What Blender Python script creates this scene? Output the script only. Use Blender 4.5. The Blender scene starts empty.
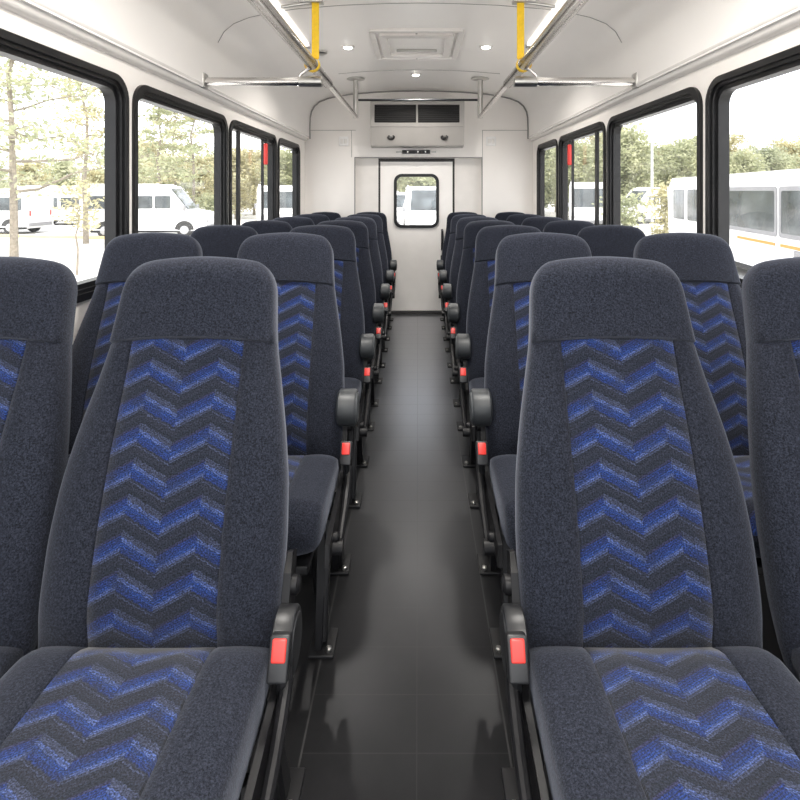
import bpy, bmesh, math, random
from mathutils import Vector, Matrix
from mathutils.geometry import tessellate_polygon
S = bpy.context.scene
COL = S.collection
PI = math.pi
E = 1.336            # eye height above the bus floor
YB = 5.71            # rear bulkhead
XL, XR = -1.218, 1.239
GZ = -0.95           # car park level below the bus floor

# ------------------------------------------------------------------ materials
class NT:
    def __init__(s, name):
        s.m = bpy.data.materials.new(name); s.m.use_nodes = True
        s.t = s.m.node_tree; s.b = s.t.nodes['Principled BSDF']; s.o = s.t.nodes['Material Output']
    def n(s, kind, **kw):
        x = s.t.nodes.new(kind)
        for k, v in kw.items(): setattr(x, k, v)
        return x
    def put(s, sock, v):
        if hasattr(v, 'is_output') or isinstance(v, bpy.types.NodeSocket): s.t.links.new(v, sock)
        else: sock.default_value = v
    def math(s, op, a, b=0.0, c=None):
        x = s.n('ShaderNodeMath', operation=op); s.put(x.inputs[0], a); s.put(x.inputs[1], b)
        if c is not None: s.put(x.inputs[2], c)
        return x.outputs[0]
    def mix(s, f, a, b, mode='MIX'):
        x = s.n('ShaderNodeMix', data_type='RGBA', blend_type=mode)
        s.put(x.inputs[0], f); s.put(x.inputs[6], c4(a)); s.put(x.inputs[7], c4(b)); return x.outputs[2]
    def noise(s, vec, scale, detail=2.0, rough=.5):
        x = s.n('ShaderNodeTexNoise'); s.put(x.inputs['Scale'], scale); x.inputs['Detail'].default_value = detail
        x.inputs['Roughness'].default_value = rough
        if vec is not None: s.put(x.inputs['Vector'], vec)
        return x.outputs['Fac']
    def ramp(s, f, stops, interp='LINEAR'):
        x = s.n('ShaderNodeValToRGB'); r = x.color_ramp; r.interpolation = interp
        while len(r.elements) < len(stops): r.elements.new(.5)
        for e, (p, c) in zip(r.elements, stops): e.position = p; e.color = c4(c)
        s.put(x.inputs[0], f); return x.outputs[0]
    def obj(s): return s.n('ShaderNodeTexCoord').outputs['Object']
    def bump(s, h, strength, dist=.002):
        x = s.n('ShaderNodeBump'); x.inputs['Strength'].default_value = strength; x.inputs['Distance'].default_value = dist
        s.put(x.inputs['Height'], h); s.put(s.b.inputs['Normal'], x.outputs[0])
    def set(s, **kw):
        for k, v in kw.items(): s.put(s.b.inputs[k.replace('_', ' ')], c4(v) if isinstance(v, tuple) else v)
        return s.m
def c4(c): return (c[0], c[1], c[2], 1.0) if isinstance(c, tuple) and len(c) == 3 else c
def simple(name, col, rough=.5, metal=0.0, var=.06, scale=9.0, **kw):
    t = NT(name); f = t.noise(t.obj(), scale, 3)
    lo = tuple(x*(1-var) for x in col); hi = tuple(min(1, x*(1+var)) for x in col)
    return t.set(Base_Color=t.ramp(f, [(.3, lo), (.7, hi)]), Roughness=rough, Metallic=metal, **kw)

M = {}
M['wall'] = simple('white_wall_panel', (.86, .825, .79), .32, var=.02, scale=3)
M['ceil'] = simple('white_gelcoat_ceiling', (.90, .875, .85), .28, var=.02, scale=2)
M['door'] = simple('door_white_paint', (.84, .815, .79), .35, var=.02)
M['grey_panel'] = simple('grey_wall_panel', (.52, .51, .50), .5, var=.05)
M['recess'] = simple('recess_panel', (.72, .69, .66), .4, var=.03)
M['ac'] = simple('pale_grey_plastic', (.44, .42, .40), .38, var=.03)
M['seal'] = simple('grey_sealant', (.30, .29, .28), .5)
M['trim'] = simple('pale_trim', (.82, .79, .76), .25, var=.03)
M['rubber'] = simple('black_window_rubber', (.008, .008, .009), .38, var=.2, Specular_IOR_Level=.35)
M['blackgap'] = simple('black_gasket', (.02, .018, .017), .5)
M['chrome'] = simple('polished_steel', (.68, .66, .64), .2, 1.0, var=.04)
M['steel'] = simple('satin_steel', (.50, .49, .47), .28, 1.0, var=.05)
M['yellow'] = simple('yellow_strap', (.93, .60, .02), .55, var=.06, scale=60)
M['blackmetal'] = simple('black_gloss_paint', (.006, .006, .007), .42, var=.2, Specular_IOR_Level=.25)
M['blackplastic'] = simple('black_plastic', (.009, .0095, .011), .42, var=.2)
M['capgrey'] = simple('dark_grey_plastic', (.022, .025, .028), .45, var=.1)
M['capface'] = simple('grey_plastic_face', (.055, .06, .064), .45, var=.1)
M['red'] = simple('red_plastic', (.58, .032, .025), .35, var=.05)
M['vent'] = simple('black_vent', (.012, .010, .010), .55)
M['whiteplate'] = simple('white_switch_plate', (.86, .85, .84), .3, var=.02)
t = NT('strip_added_glow'); M['strip'] = t.set(Base_Color=(.9, .88, .85), Roughness=.3, Emission_Color=(1, .96, .9), Emission_Strength=.7)  # plain white strip; faint glow added to brighten ceiling and cove
t = NT('lamp_lens'); M['lamp'] = t.set(Base_Color=(1, .97, .92), Emission_Color=(1, .95, .88), Emission_Strength=14.0)

t = NT('light_diffuser'); M['panel'] = t.set(Base_Color=(1, .97, .92), Emission_Color=(1, .96, .9), Emission_Strength=4.0)
def fabric(name, base):
    t = NT(name); o = t.obj()
    a = t.noise(o, 270, 2, .7); b = t.noise(o, 700, 1, .7); c = t.noise(o, 9, 3)
    f = t.math('ADD', t.math('MULTIPLY', a, .65), t.math('MULTIPLY', b, .35))
    lo = tuple(x*.2 for x in base); hi = tuple(x*2.3 for x in base)
    col = t.ramp(f, [(.36, lo), (.5, base), (.64, hi)])
    col = t.mix(t.math('MULTIPLY', c, .25), col, tuple(x*.8 for x in base))
    t.bump(a, .45, .0012)
    return t.set(Base_Color=col, Roughness=.92, Sheen_Weight=.16, Sheen_Roughness=.45, Sheen_Tint=(.75, .80, .95), Specular_IOR_Level=.1)
M['fabric'] = fabric('charcoal_blue_fabric', (.0130, .0147, .0215))

def zigzag(name):
    t = NT(name); uv = t.n('ShaderNodeUVMap').outputs[0]
    sp = t.n('ShaderNodeSeparateXYZ'); t.put(sp.inputs[0], uv); x, v = sp.outputs[0], sp.outputs[1]
    n1 = t.noise(uv, 130, 2); n2 = t.noise(uv, 330, 2, .75); n3 = t.noise(uv, 7, 2)
    xj = t.math('ADD', t.math('ADD', x, .019), t.math('MULTIPLY', t.math('SUBTRACT', n1, .5), .012))
    pp = t.math('PINGPONG', xj, .072)
    seg = t.math('LESS_THAN', t.math('FRACT', t.math('DIVIDE', xj, .144)), .5)
    vv = t.math('ADD', v, t.math('MULTIPLY', t.math('SUBTRACT', n1, .5), .004))
    q = t.math('DIVIDE', t.math('SUBTRACT', vv, t.math('MULTIPLY', pp, .50)), .064)
    qa = t.math('ADD', q, t.math('MULTIPLY', seg, -.06))
    f = t.math('FRACT', qa)
    D = (.0085, .0108, .018); D2 = (.0125, .0145, .024); B = (.008, .0185, .085); B2 = (.010, .027, .115); L = (.036, .056, .15); G = (.026, .032, .060); P = (.015, .016, .045)
    rise = t.ramp(f, [(0, D), (.03, G), (.12, L), (.23, B2), (.34, B), (.54, P), (.62, D), (.80, D2), (.92, D)], 'CONSTANT')
    fall = t.ramp(f, [(0, D), (.02, G), (.07, D2), (.13, B), (.28, B2), (.42, L), (.54, G), (.72, D), (.85, D2)], 'CONSTANT')
    c = t.mix(seg, fall, rise)
    big = t.noise(uv, 26, 2)
    c = t.mix(t.ramp(big, [(.45, (0, 0, 0)), (.75, (.7, .7, .7))]), c, D2)
    st = t.math('LESS_THAN', t.math('FRACT', t.math('MULTIPLY', f, 15.0)), .45)
    lum = t.math('MULTIPLY', st, t.math('ADD', .25, t.math('MULTIPLY', n3, .6)))
    c = t.mix(lum, c, D)
    sp_ = t.ramp(n2, [(.36, (.25, .25, .25)), (.5, (1, 1, 1)), (.66, (2.2, 2.2, 2.2))])
    c = t.mix(1.0, c, sp_, 'MULTIPLY')
    t.bump(n2, .4, .001)
    return t.set(Base_Color=c, Roughness=.92, Sheen_Weight=.2, Sheen_Roughness=.45, Specular_IOR_Level=.2)
M['zig'] = zigzag('blue_zigzag_fabric')

def floor_mat():
    t = NT('dark_rubber_tile_floor'); o = t.obj()
    sp = t.n('ShaderNodeSeparateXYZ'); t.put(sp.inputs[0], o); x, y = sp.outputs[0], sp.outputs[1]
    def line(co, at, w): return t.math('LESS_THAN', t.math('ABSOLUTE', t.math('SUBTRACT', co, at)), w)
    fy = t.math('FRACT', t.math('DIVIDE', t.math('ADD', y, .065), .147))
    l1 = t.math('LESS_THAN', fy, .018)
    l = t.math('MAXIMUM', l1, line(x, -.003, .0013))
    inside = t.math('LESS_THAN', t.math('ABSOLUTE', t.math('ADD', x, .03)), .245)
    l = t.math('MULTIPLY', l, inside)
    edge = t.math('MAXIMUM', line(x, -.277, .0022), line(x, .217, .0022))
    n = t.noise(o, 5, 4); n2 = t.noise(o, 55, 3)
    base = t.ramp(n, [(.3, (.006, .006, .0066)), (.7, (.011, .011, .012))])
    base = t.mix(t.math('MULTIPLY', n2, .25), base, (.014, .014, .015))
    c = t.mix(t.math('MULTIPLY', l, .3), base, (.05, .05, .05))
    c = t.mix(t.math('MULTIPLY', edge, .5), c, (.06, .06, .06))
    vr = t.n('ShaderNodeTexVoronoi'); t.put(vr.inputs['Scale'], 3.6); t.put(vr.inputs['Vector'], o)
    spk = t.math('LESS_THAN', vr.outputs['Distance'], .017)
    c = t.mix(t.math('MULTIPLY', spk, t.math('GREATER_THAN', n, .42)), c, (.45, .44, .42))
    wob = t.noise(o, 18, 2)
    t.bump(t.math('SUBTRACT', t.math('MULTIPLY', wob, .5), t.math('MULTIPLY', l, .4)), .04, .003)
    t.set(Base_Color=c, Roughness=.5, Specular_IOR_Level=.05)
    gl = t.n('ShaderNodeBsdfGlossy'); gl.inputs['Roughness'].default_value = .30; gl.inputs[0].default_value = (.93, .95, 1.0, 1)
    lw = t.n('ShaderNodeLayerWeight'); lw.inputs['Blend'].default_value = .5
    fac = t.math('ADD', .006, t.math('MULTIPLY', t.math('POWER', lw.outputs['Facing'], 4.4), 1.65))
    fac = t.math('MULTIPLY', fac, t.math('SUBTRACT', 1.0, t.math('MULTIPLY', l, .35)))
    mx = t.n('ShaderNodeMixShader'); t.put(mx.inputs[0], fac); t.put(mx.inputs[1], t.b.outputs[0]); t.put(mx.inputs[2], gl.outputs[0])
    t.put(t.o.inputs[0], mx.outputs[0]); return t.m
M['floor'] = floor_mat()

def glass(name, haze, tint=(1, 1, 1)):
    t = NT(name); t.t.nodes.remove(t.b)
    tr = t.n('ShaderNodeBsdfTransparent'); tr.inputs[0].default_value = c4(tint)
    gl = t.n('ShaderNodeBsdfGlossy'); gl.inputs['Roughness'].default_value = .03
    tl = t.n('ShaderNodeBsdfTranslucent'); tl.inputs[0].default_value = (.95, .95, .93, 1)
    lw = t.n('ShaderNodeLayerWeight'); lw.inputs['Blend'].default_value = .5
    fr = t.math('ADD', .025, t.math('MULTIPLY', t.math('POWER', lw.outputs['Facing'], 4.5), .25))
    m1 = t.n('ShaderNodeMixShader'); t.put(m1.inputs[0], haze); t.put(m1.inputs[1], tr.outputs[0]); t.put(m1.inputs[2], tl.outputs[0])
    m2 = t.n('ShaderNodeMixShader'); t.put(m2.inputs[0], fr); t.put(m2.inputs[1], m1.outputs[0]); t.put(m2.inputs[2], gl.outputs[0])
    t.put(t.o.inputs[0], m2.outputs[0]); return t.m
M['glass'] = glass('hazy_window_glass', .010)  # slight white translucency mixed into the clear pane
M['white_body'] = simple('white_vehicle_paint', (.80, .80, .80), .25, var=.02)
M['carglass'] = simple('dark_vehicle_glass', (.06, .07, .075), .08, var=.5, scale=1.5)
M['carrubber'] = simple('tyre_rubber', (.03, .03, .03), .7)
M['cargrey'] = simple('grey_vehicle_plastic', (.22, .22, .23), .5)
M['orange'] = simple('orange_stripe_paint', (.62, .22, .02), .4)
M['redlamp'] = simple('red_tail_lamp', (.6, .04, .03), .3)
M['hub'] = simple('wheel_hub_grey', (.45, .45, .46), .35, .6)
M['bark'] = simple('pale_bark', (.22, .19, .15), .9, var=.3, scale=14)
M['pole'] = simple('galvanised_pole', (.42, .42, .43), .5, var=.05)
M['kerb'] = simple('yellow_kerb_paint', (.62, .47, .22), .7, var=.15)
def leaf(name, a, b):
    t = NT(name); f = t.noise(t.obj(), .9, 3); f2 = t.noise(t.obj(), 9, 1)
    c = t.ramp(t.math('ADD', t.math('MULTIPLY', f, .6), t.math('MULTIPLY', f2, .4)), [(.38, a), (.62, b)])
    t.set(Base_Color=c, Roughness=.6)
    tl = t.n('ShaderNodeBsdfTranslucent'); t.put(tl.inputs[0], c)
    mx = t.n('ShaderNodeMixShader'); mx.inputs[0].default_value = .5
    t.put(mx.inputs[1], t.b.outputs[0]); t.put(mx.inputs[2], tl.outputs[0]); t.put(t.o.inputs[0], mx.outputs[0]); return t.m
M['leaf_pale'] = leaf('pale_green_leaves', (.27, .30, .18), (.50, .50, .31))
M['leaf_yel'] = leaf('yellow_green_leaves', (.34, .32, .19), (.60, .55, .33))
M['leaf_dark'] = leaf('mid_green_leaves', (.24, .27, .17), (.46, .47, .31))
def ground_mat():
    t = NT('pale_car_park_ground'); o = t.obj()
    n = t.noise(o, .25, 4); n2 = t.noise(o, 6, 3)
    f = t.math('ADD', t.math('MULTIPLY', n, .7), t.math('MULTIPLY', n2, .3))
    return t.set(Base_Color=t.ramp(f, [(.35, (.46, .45, .43)), (.6, (.62, .605, .58))]), Roughness=.9)
M['ground'] = ground_mat()

# ------------------------------------------------------------------ mesh helpers
class MB:
    def __init__(s): s.v = []; s.f = []; s.uv = {}
    def add(s, vs, fs):
        k = len(s.v); s.v += [tuple(p) for p in vs]; s.f += [tuple(i+k for i in f) for f in fs]; return s
    def box(s, c, d, rot=None, bev=0.0):
        if bev:
            bm = bmesh.new(); bmesh.ops.create_cube(bm, size=1); bmesh.ops.scale(bm, vec=d, verts=bm.verts)
            bmesh.ops.bevel(bm, geom=bm.edges[:], offset=bev, segments=3, affect='EDGES', profile=.5)
            bm.verts.ensure_lookup_table(); bm.verts.index_update()
            vs = [v.co.copy() for v in bm.verts]; fs = [[v.index for v in f.verts] for f in bm.faces]; bm.free()
        else:
            vs = [Vector((x*d[0]/2, y*d[1]/2, z*d[2]/2)) for x in (-1, 1) for y in (-1, 1) for z in (-1, 1)]
            fs = [(0, 1, 3, 2), (4, 6, 7, 5), (0, 4, 5, 1), (2, 3, 7, 6), (0, 2, 6, 4), (1, 5, 7, 3)]
        R = rot or Matrix.Identity(3)
        return s.add([R @ v + Vector(c) for v in vs], fs)
    def tube(s, pts, r, n=10, cap=True):
        pts = [Vector(p) for p in pts]; rs = r if isinstance(r, (list, tuple)) else [r]*len(pts)
        vs = []; fs = []; up = None
        for i, p in enumerate(pts):
            a = pts[max(0, i-1)]; b = pts[min(len(pts)-1, i+1)]; d = (b-a).normalized()
            if up is None:
                up = d.orthogonal().normalized()
            up = (up - d*up.dot(d)).normalized(); w = d.cross(up)
            for k in range(n):
                an = 2*PI*k/n; vs.append(p + (up*math.cos(an)+w*math.sin(an))*rs[i])
        for i in range(len(pts)-1):
            for k in range(n):
                a = i*n+k; b = i*n+(k+1) % n; fs.append((a, b, b+n, a+n))
        if cap: fs.append(tuple(range(n))[::-1]); fs.append(tuple(range((len(pts)-1)*n, len(pts)*n)))
        return s.add(vs, fs)
    def lathe(s, prof, c, axis='Z', n=24):                  # prof: (radius, height) list
        vs = []; fs = []
        for r, h in prof:
            for k in range(n):
                a = 2*PI*k/n; x, y = r*math.cos(a), r*math.sin(a)
                p = {'Z': (x, y, h), 'X': (h, x, y), 'Y': (x, h, y)}[axis]; vs.append(Vector(p)+Vector(c))
        for i in range(len(prof)-1):
            for k in range(n):
                a = i*n+k; b = i*n+(k+1) % n; fs.append((a, b, b+n, a+n))
        fs.append(tuple(range(n))[::-1]); fs.append(tuple(range((len(prof)-1)*n, len(prof)*n)))
        return s.add(vs, fs)
    def plate(s, loops, fmap, a, b):                        # loops: outer + holes in 2D; fmap(u,v,w) to 3D; from w=a to w=b
        tri = tessellate_polygon([[Vector((p[0], p[1], 0)) for p in L] for L in loops])
        flat = [p for L in loops for p in L]; n = len(flat)
        vs = [fmap(p[0], p[1], a) for p in flat] + [fmap(p[0], p[1], b) for p in flat]
        fs = [tuple(t) for t in tri] + [tuple(i+n for i in reversed(t)) for t in tri]
        k = 0
        for L in loops:
            m = len(L)
            for i in range(m): fs.append((k+i, k+(i+1) % m, k+(i+1) % m+n, k+i+n))
            k += m
        return s.add(vs, fs)
    def mesh(s, name, mat, angle=35, bevel=0.0, wn=False):
        me = bpy.data.meshes.new(name); me.from_pydata(s.v, [], s.f)
        bm = bmesh.new(); bm.from_mesh(me)
        if bevel:
            es = [e for e in bm.edges if len(e.link_faces) == 2 and e.calc_face_angle(0) > .6]
            bmesh.ops.bevel(bm, geom=es, offset=bevel, segments=2, affect='EDGES', profile=.5, clamp_overlap=True)
        bmesh.ops.recalc_face_normals(bm, faces=bm.faces[:]); bm.to_mesh(me); bm.free()
        if s.uv:
            ul = me.uv_layers.new(name='UVMap')
            for lp in me.loops: ul.data[lp.index].uv = s.uv[lp.vertex_index]
        me.shade_smooth(); me.set_sharp_from_angle(angle=math.radians(angle))
        me.materials.append(mat); return me
    def build(s, name, mat, parent=None, **kw):
        o = bpy.data.objects.new(name, s.mesh(name, mat, **kw)); COL.objects.link(o)
        if parent is not None: o.parent = parent
        return o
def rrect(x0, x1, y0, y1, r, n=6):
    L = []
    for cx, cy, a0 in ((x1-r, y0+r, -PI/2), (x1-r, y1-r, 0), (x0+r, y1-r, PI/2), (x0+r, y0+r, PI)):
        for k in range(n+1):
            a = a0+PI/2*k/n; L.append((cx+r*math.cos(a), cy+r*math.sin(a)))
    return L
def rect(x0, x1, y0, y1): return [(x0, y0), (x1, y0), (x1, y1), (x0, y1)]
def tag(o, label=None, cat=None, group=None, kind=None):
    for k, v in (('label', label), ('category', cat), ('group', group), ('kind', kind)):
        if v: o[k] = v
    return o
def empty(name, loc, rz=0):
    o = bpy.data.objects.new(name, None); COL.objects.link(o); o.location = loc; o.rotation_euler = (0, 0, rz)
    o.empty_display_size = .1; return o
def kids(o): return [c for c in bpy.data.objects if c.parent == o]
def copy_tree(o, parent=None):
    c = o.copy(); COL.objects.link(c)
    for k in ('label', 'group'):
        if parent is None and k in c: del c[k]
    if parent is not None: c.parent = parent
    for ch in kids(o): copy_tree(ch, c)
    return c
def struct(o): o['kind'] = 'structure'; return o

# ------------------------------------------------------------------ bus shell
YF = -1.0
struct(MB().box(((XL+XR)/2, (YF+YB+.1)/2, -.03), (XR-XL+.12, YB-YF+.1, .06)).build('floor', M['floor']))
# windows: (y0, y1) openings along each side wall; frames fill the hole
WZ0, WZ1 = .945, 1.80
WL = [(-.55, .88), (.94, 2.205), (2.262, 3.36), (3.415, 4.535), (4.60, 5.42)]
WR = [(-.50, .90), (.96, 2.255), (2.31, 3.44), (3.495, 4.63), (4.69, 5.47)]
ZC = E+.585     # cornice
def side_wall(side, x, wins):
    sg = -1 if side == 'left' else 1
    def fm(u, v, w): return (x+sg*w, u, v)
    holes = [rrect(a, b, WZ0, WZ1, .095, 8) for a, b in wins]
    w = MB().plate([rect(YF, YB+.1, 0, ZC+.02)]+holes, fm, 0, .055).build('wall_'+side, M['wall']); struct(w)
    low = MB().plate([rect(YF, YB, 0, .79)], fm, -.006, -.0001).build('trim_%d' % (1 if sg < 0 else 2), M['grey_panel']); struct(low)
    return fm
fmL = side_wall('left', XL, WL); fmR = side_wall('right', XR, WR)
def window(i, fm, a, b, slider=0):
    z0, z1 = WZ0, WZ1; fw = .052
    m = MB()
    m.plate([rrect(a-.006, b+.006, z0-.006, z1+.006, .10, 8), rrect(a+.02, b-.02, z0+.02, z1-.02, .08, 8)], fm, -.014, .056)
    m.plate([rrect(a+.02, b-.02, z0+.02, z1-.02, .08, 8), rrect(a+.034, b-.034, z0+.034, z1-.034, .07, 8)], fm, -.004, .056)
    m.plate([rrect(a+.034, b-.034, z0+.034, z1-.034, .07, 8), rrect(a+fw, b-fw, z0+fw, z1-fw, .055, 8)], fm, .010, .056)
    fr = struct(m.build('window_%d' % i, M['rubber'], angle=40))
    MB().plate([rrect(a+fw-.004, b-fw+.004, z0+fw-.004, z1-fw+.004, .055, 6)], fm, .0535, .0575).build('glass_pane', M['glass'], fr)
    if slider:
        for y, w in ((a+.235, .022), (b-.315, .013)):
            MB().plate([rect(y-w, y+w, z0+fw-.003, z1-fw+.003)], fm, .012, .029).build('mullion', M['rubber'], fr)
    return fr
i = 1
for k, (a, b) in enumerate(WL): window(i, fmL, a, b, k == 3); i += 1
for k, (a, b) in enumerate(WR): window(i, fmR, a, b, k == 3); i += 1
# ceiling: arched profile swept along the bus
half = [(1.175, .565), (1.176, .67), (1.172, .79), (1.160, .855), (1.125, .918), (1.07, .964), (.98, 1.0), (.87, 1.025), (.72, 1.048), (.45, 1.070), (.2, 1.080), (0, 1.083)]
xm = (XL+XR)/2
prof = [(xm-1.003*x, E+z) for x, z in half] + [(xm+1.003*x, E+z) for x, z in reversed(half[:-1])]
def ceil_z(x):
    for (x0, z0), (x1, z1) in zip(prof, prof[1:]):
        if x0 <= x <= x1 and x1 > x0: return z0+(z1-z0)*(x-x0)/(x1-x0)
    return prof[0][1]
outer = [(xm+(x-xm)*1.045+(0), z+.04) for x, z in prof]
outer[0] = (XL-.05, prof[0][1]); outer[-1] = (XR+.05, prof[-1][1])
m = MB(); n = len(prof)
for y in (YF, YB+.1):
    m.v += [(x, y, z) for x, z in prof] + [(x, y, z) for x, z in outer]
for k in range(n-1):
    m.f += [(k, k+1, 2*n+k+1, 2*n+k), (n+k+1, n+k, 3*n+k, 3*n+k+1), (k+1, k, n+k, n+k+1), (2*n+k, 2*n+k+1, 3*n+k+1, 3*n+k)]
for k in (0, n-1): m.f.append((k, 2*n+k, 3*n+k, n+k))
struct(m.build('ceiling', M['ceil'], angle=50))
# cornice rails
for j, (x, sg) in enumerate(((XL, 1), (XR, -1))):
    pr = [(0, -.022), (.020, -.020), (.034, -.008), (.036, .008), (.050, .014), (.052, .0262), (0, .0262)]
    q = MB().plate([pr], lambda u, v, w, x=x, sg=sg: (x+sg*(u+.0005), w, ZC-.026+v), YF, YB).build('trim_%d' % (3+j), M['trim'], angle=60); struct(q)
def arch(name, y, r, mat, inset, lo=0, tubew=None):
    pts = [(xm+(x-xm)*(1-inset), y, z-inset*1.0) for x, z in prof[lo:len(prof)-lo]]
    return struct(MB().tube(pts, r, 6).build(name, mat))
arch('trim_5', YB-.006, .009, M['seal'], .004)
arch('trim_6', 4.73, .0025, M['seal'], .0015, 8)
arch('trim_7', 3.05, .002, M['seal'], .0015, 3)
# rear bulkhead
def fmB(u, v, w): return (u, YB+w, v)
RX0, RX1, RZ = -.68, .69, 1.69
arc = [(x, z) for x, z in prof]
arc = [(x, z+.004) for x, z in arc]
outer_l = [(RX1, 0), (XR, 0), (XR, ZC), ] + [(p[0], p[1]) for p in reversed(arc)] + [(XL, ZC), (XL, 0), (RX0, 0), (RX0, RZ), (RX1, RZ)]
struct(MB().plate([outer_l], fmB, 0, .06).build('wall_back', M['wall']))
struct(MB().plate([rect(RX0-.02, -.432, 0, RZ+.02)], fmB, .0605, .09).build('trim_8', M['recess']))
struct(MB().plate([rect(.399, RX1+.02, 0, RZ+.02)], fmB, .0605, .09).build('trim_9', M['recess']))
mm = MB()
for x in (RX0, RX1): mm.box((x, YB-.002, RZ/2), (.012, .006, RZ))
mm.box(((RX0+RX1)/2, YB-.002, RZ+.006), (RX1-RX0+.012, .006, .012)); struct(mm.build('trim_10', M['seal']))
mm = MB()
for x in (RX0-.035, RX1+.005): mm.box((x, YB-.0008, 1.99/2+.85), (.005, .003, .29))
mm.box((-.93, YB-.0008, 1.99), (.52, .003, .005)); mm.box((.95, YB-.0008, 1.99), (.52, .003, .005)); struct(mm.build('trim_11', M['seal']))
for z, nm in ((.012, 'trim_12'),):
    struct(MB().box((0.005, YB+.043, .017), (RX1-RX0-.004, .034, .034)).build(nm, M['blackgap']))
# door
dx0, dx1, dz1 = -.41, .377, 1.655
wx0, wx1, wz0, wz1 = -.262, .228, .935, 1.522
door = MB().plate([rect(dx0, dx1, .026, dz1), rrect(wx0+.02, wx1-.02, wz0+.02, wz1-.02, .06, 8)], fmB, .065, .10).build('door_1', M['door']); struct(door)
MB().plate([[(dx0-.021, .026), (dx0, .026), (dx0, dz1), (dx1, dz1), (dx1, .026), (dx1+.021, .026), (dx1+.021, RZ+.02), (dx0-.021, RZ+.02)]], fmB, .060, .092).build('gasket', M['blackgap'], door)
MB().plate([rrect(wx0, wx1, wz0, wz1, .085, 8), rrect(wx0+.032, wx1-.032, wz0+.032, wz1-.032, .058, 8)], fmB, .045, .075).build('window_gasket', M['rubber'], door)
MB().plate([rrect(wx0+.03, wx1-.03, wz0+.03, wz1-.03, .06, 8)], fmB, .076, .081).build('glass_pane', M['glass'], door)
h = MB(); h.tube([(.262, YB+.066, .70), (.262, YB+.02, .71), (.262, YB+.02, .90), (.262, YB+.066, .91)], .014, 8); h.build('door_handle', M['blackplastic'], door)
MB().box((.268, YB+.052, .60), (.045, .03, .075), bev=.006).build('latch', M['blackplastic'], door)
# air conditioner
ac = empty('air_conditioner', (-.01, YB, 1.803)); tag(ac, 'pale grey wall air conditioner with two black grilles above the rear door', 'air conditioner')
W2 = .485
pf = [(0, .475), (-.20, .475), (-.215, .46), (-.215, .20), (-.20, .17), (-.165, .02), (-.15, 0), (0, 0)]
MB().plate([pf], lambda u, v, w: (w, u-.001, v), -W2, W2).build('housing', M['ac'], ac, bevel=.006)
for x in (-.225, .225):
    g = MB().box((x, -.219, .335), (.43, .010, .185), bev=.004).build('grille', M['vent'], ac)
    mm = MB()
    for k in range(8): mm.box((x, -.2275, .258+k*.022), (.415, .006, .006), Matrix.Rotation(.4, 3, 'X'))
    mm.build('slats', M['blackplastic'], g)
MB().box((0, -.217, .20), (.96, .006, .006)).build('seam', M['seal'], ac)
for x in (-.27, .285):
    R = Matrix.Rotation(math.radians(-13), 3, 'X')
    lt = MB().lathe([(.040, -.012), (.040, .004), (.033, .010), (.012, .004)], (0, 0, 0), 'Y', 20)
    lt.v = [tuple(R @ Vector((p[0], -p[1], p[2]*.8)) + Vector((x, -.183, .095))) for p in lt.v]
    v = lt.build('air_outlet', M['vent'], ac)
    MB().tube([(x-.018, -.196, .093), (x+.018, -.196, .097)], .006, 6).build('outlet_vane', M['steel'], v)
cam_ = empty('door_sensor', (-.02, YB, 1.76)); tag(cam_, 'small black sensor bar on the bulkhead between air conditioner and door', 'sensor')
MB().box((0, -.021, -.005), (.30, .04, .038), bev=.006).build('housing', M['blackplastic'], cam_)
for x in (-.19, .19): MB().box((x, -.008, -.005), (.05, .014, .018), bev=.003).build('mounting_tab', M['steel'], cam_)
for x in (-.09, .02, .1): MB().lathe([(.008, 0), (.008, .004)], (x, -.045, -.005), 'Y', 10).build('lens', M['steel'], cam_)
lk = MB().box((-.02, YB-.015, 1.776), (.10, .028, .012), bev=.003); lk.box((-.055, YB-.02, 1.768), (.012, .03, .012)); lk.box((.02, YB-.02, 1.768), (.012, .03, .012))
for x, s in ((-.80, 'left'), (.785, 'right')):
    sw = MB().box((0, -.0065, 0), (.105, .013, .10), bev=.004).build('switch_plate', M['whiteplate'])
    sw.location = (x, YB, 1.872)
    MB().box((-.018, -.015, 0), (.03, .008, .05), bev=.003).build('rocker', M['trim'], sw)
    MB().box((.020, -.015, 0), (.03, .008, .05), bev=.003).build('rocker', M['trim'], sw)
    tag(sw, 'small square white plate on the bulkhead to the %s of the air conditioner' % s, 'switch plate', 'white plates on the rear bulkhead')

# ------------------------------------------------------------------ ceiling fittings
hz = ceil_z(0)
hatch = empty('roof_hatch', (-.01, 3.90, hz)); hatch.scale = (.9, 1, 1); tag(hatch, 'white square roof hatch with stepped frame in the ceiling centre', 'roof hatch')
def up(u, v, w): return (u, v, -w)
def ring(a, b, z0, z1): return MB().plate([rrect(-a, a, -a*1.08, a*1.08, .03, 4), rrect(-b, b, -b*1.08, b*1.08, .025, 4)], up, z0, z1)
ring(.355, .315, .001, .024).build('outer_frame', M['trim'], hatch, bevel=.004)
ring(.315, .285, .004, .012).build('step', M['ceil'], hatch)
ring(.285, .225, .004, .030).build('inner_frame', M['trim'], hatch, bevel=.004)
MB().plate([rrect(-.225, .225, -.243, .243, .02, 4)], up, .003, .010).build('panel', M['ceil'], hatch)
MB().box((0, .12, -.02), (.34, .02, .018), bev=.004).build('handle_bar', M['steel'], hatch)
for x, y in ((0, -.362), (0, .362)): MB().lathe([(.008, -.029), (.008, -.02)], (x, y*.93, 0), 'Z', 8).build('screw', M['seal'], hatch)
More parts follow.
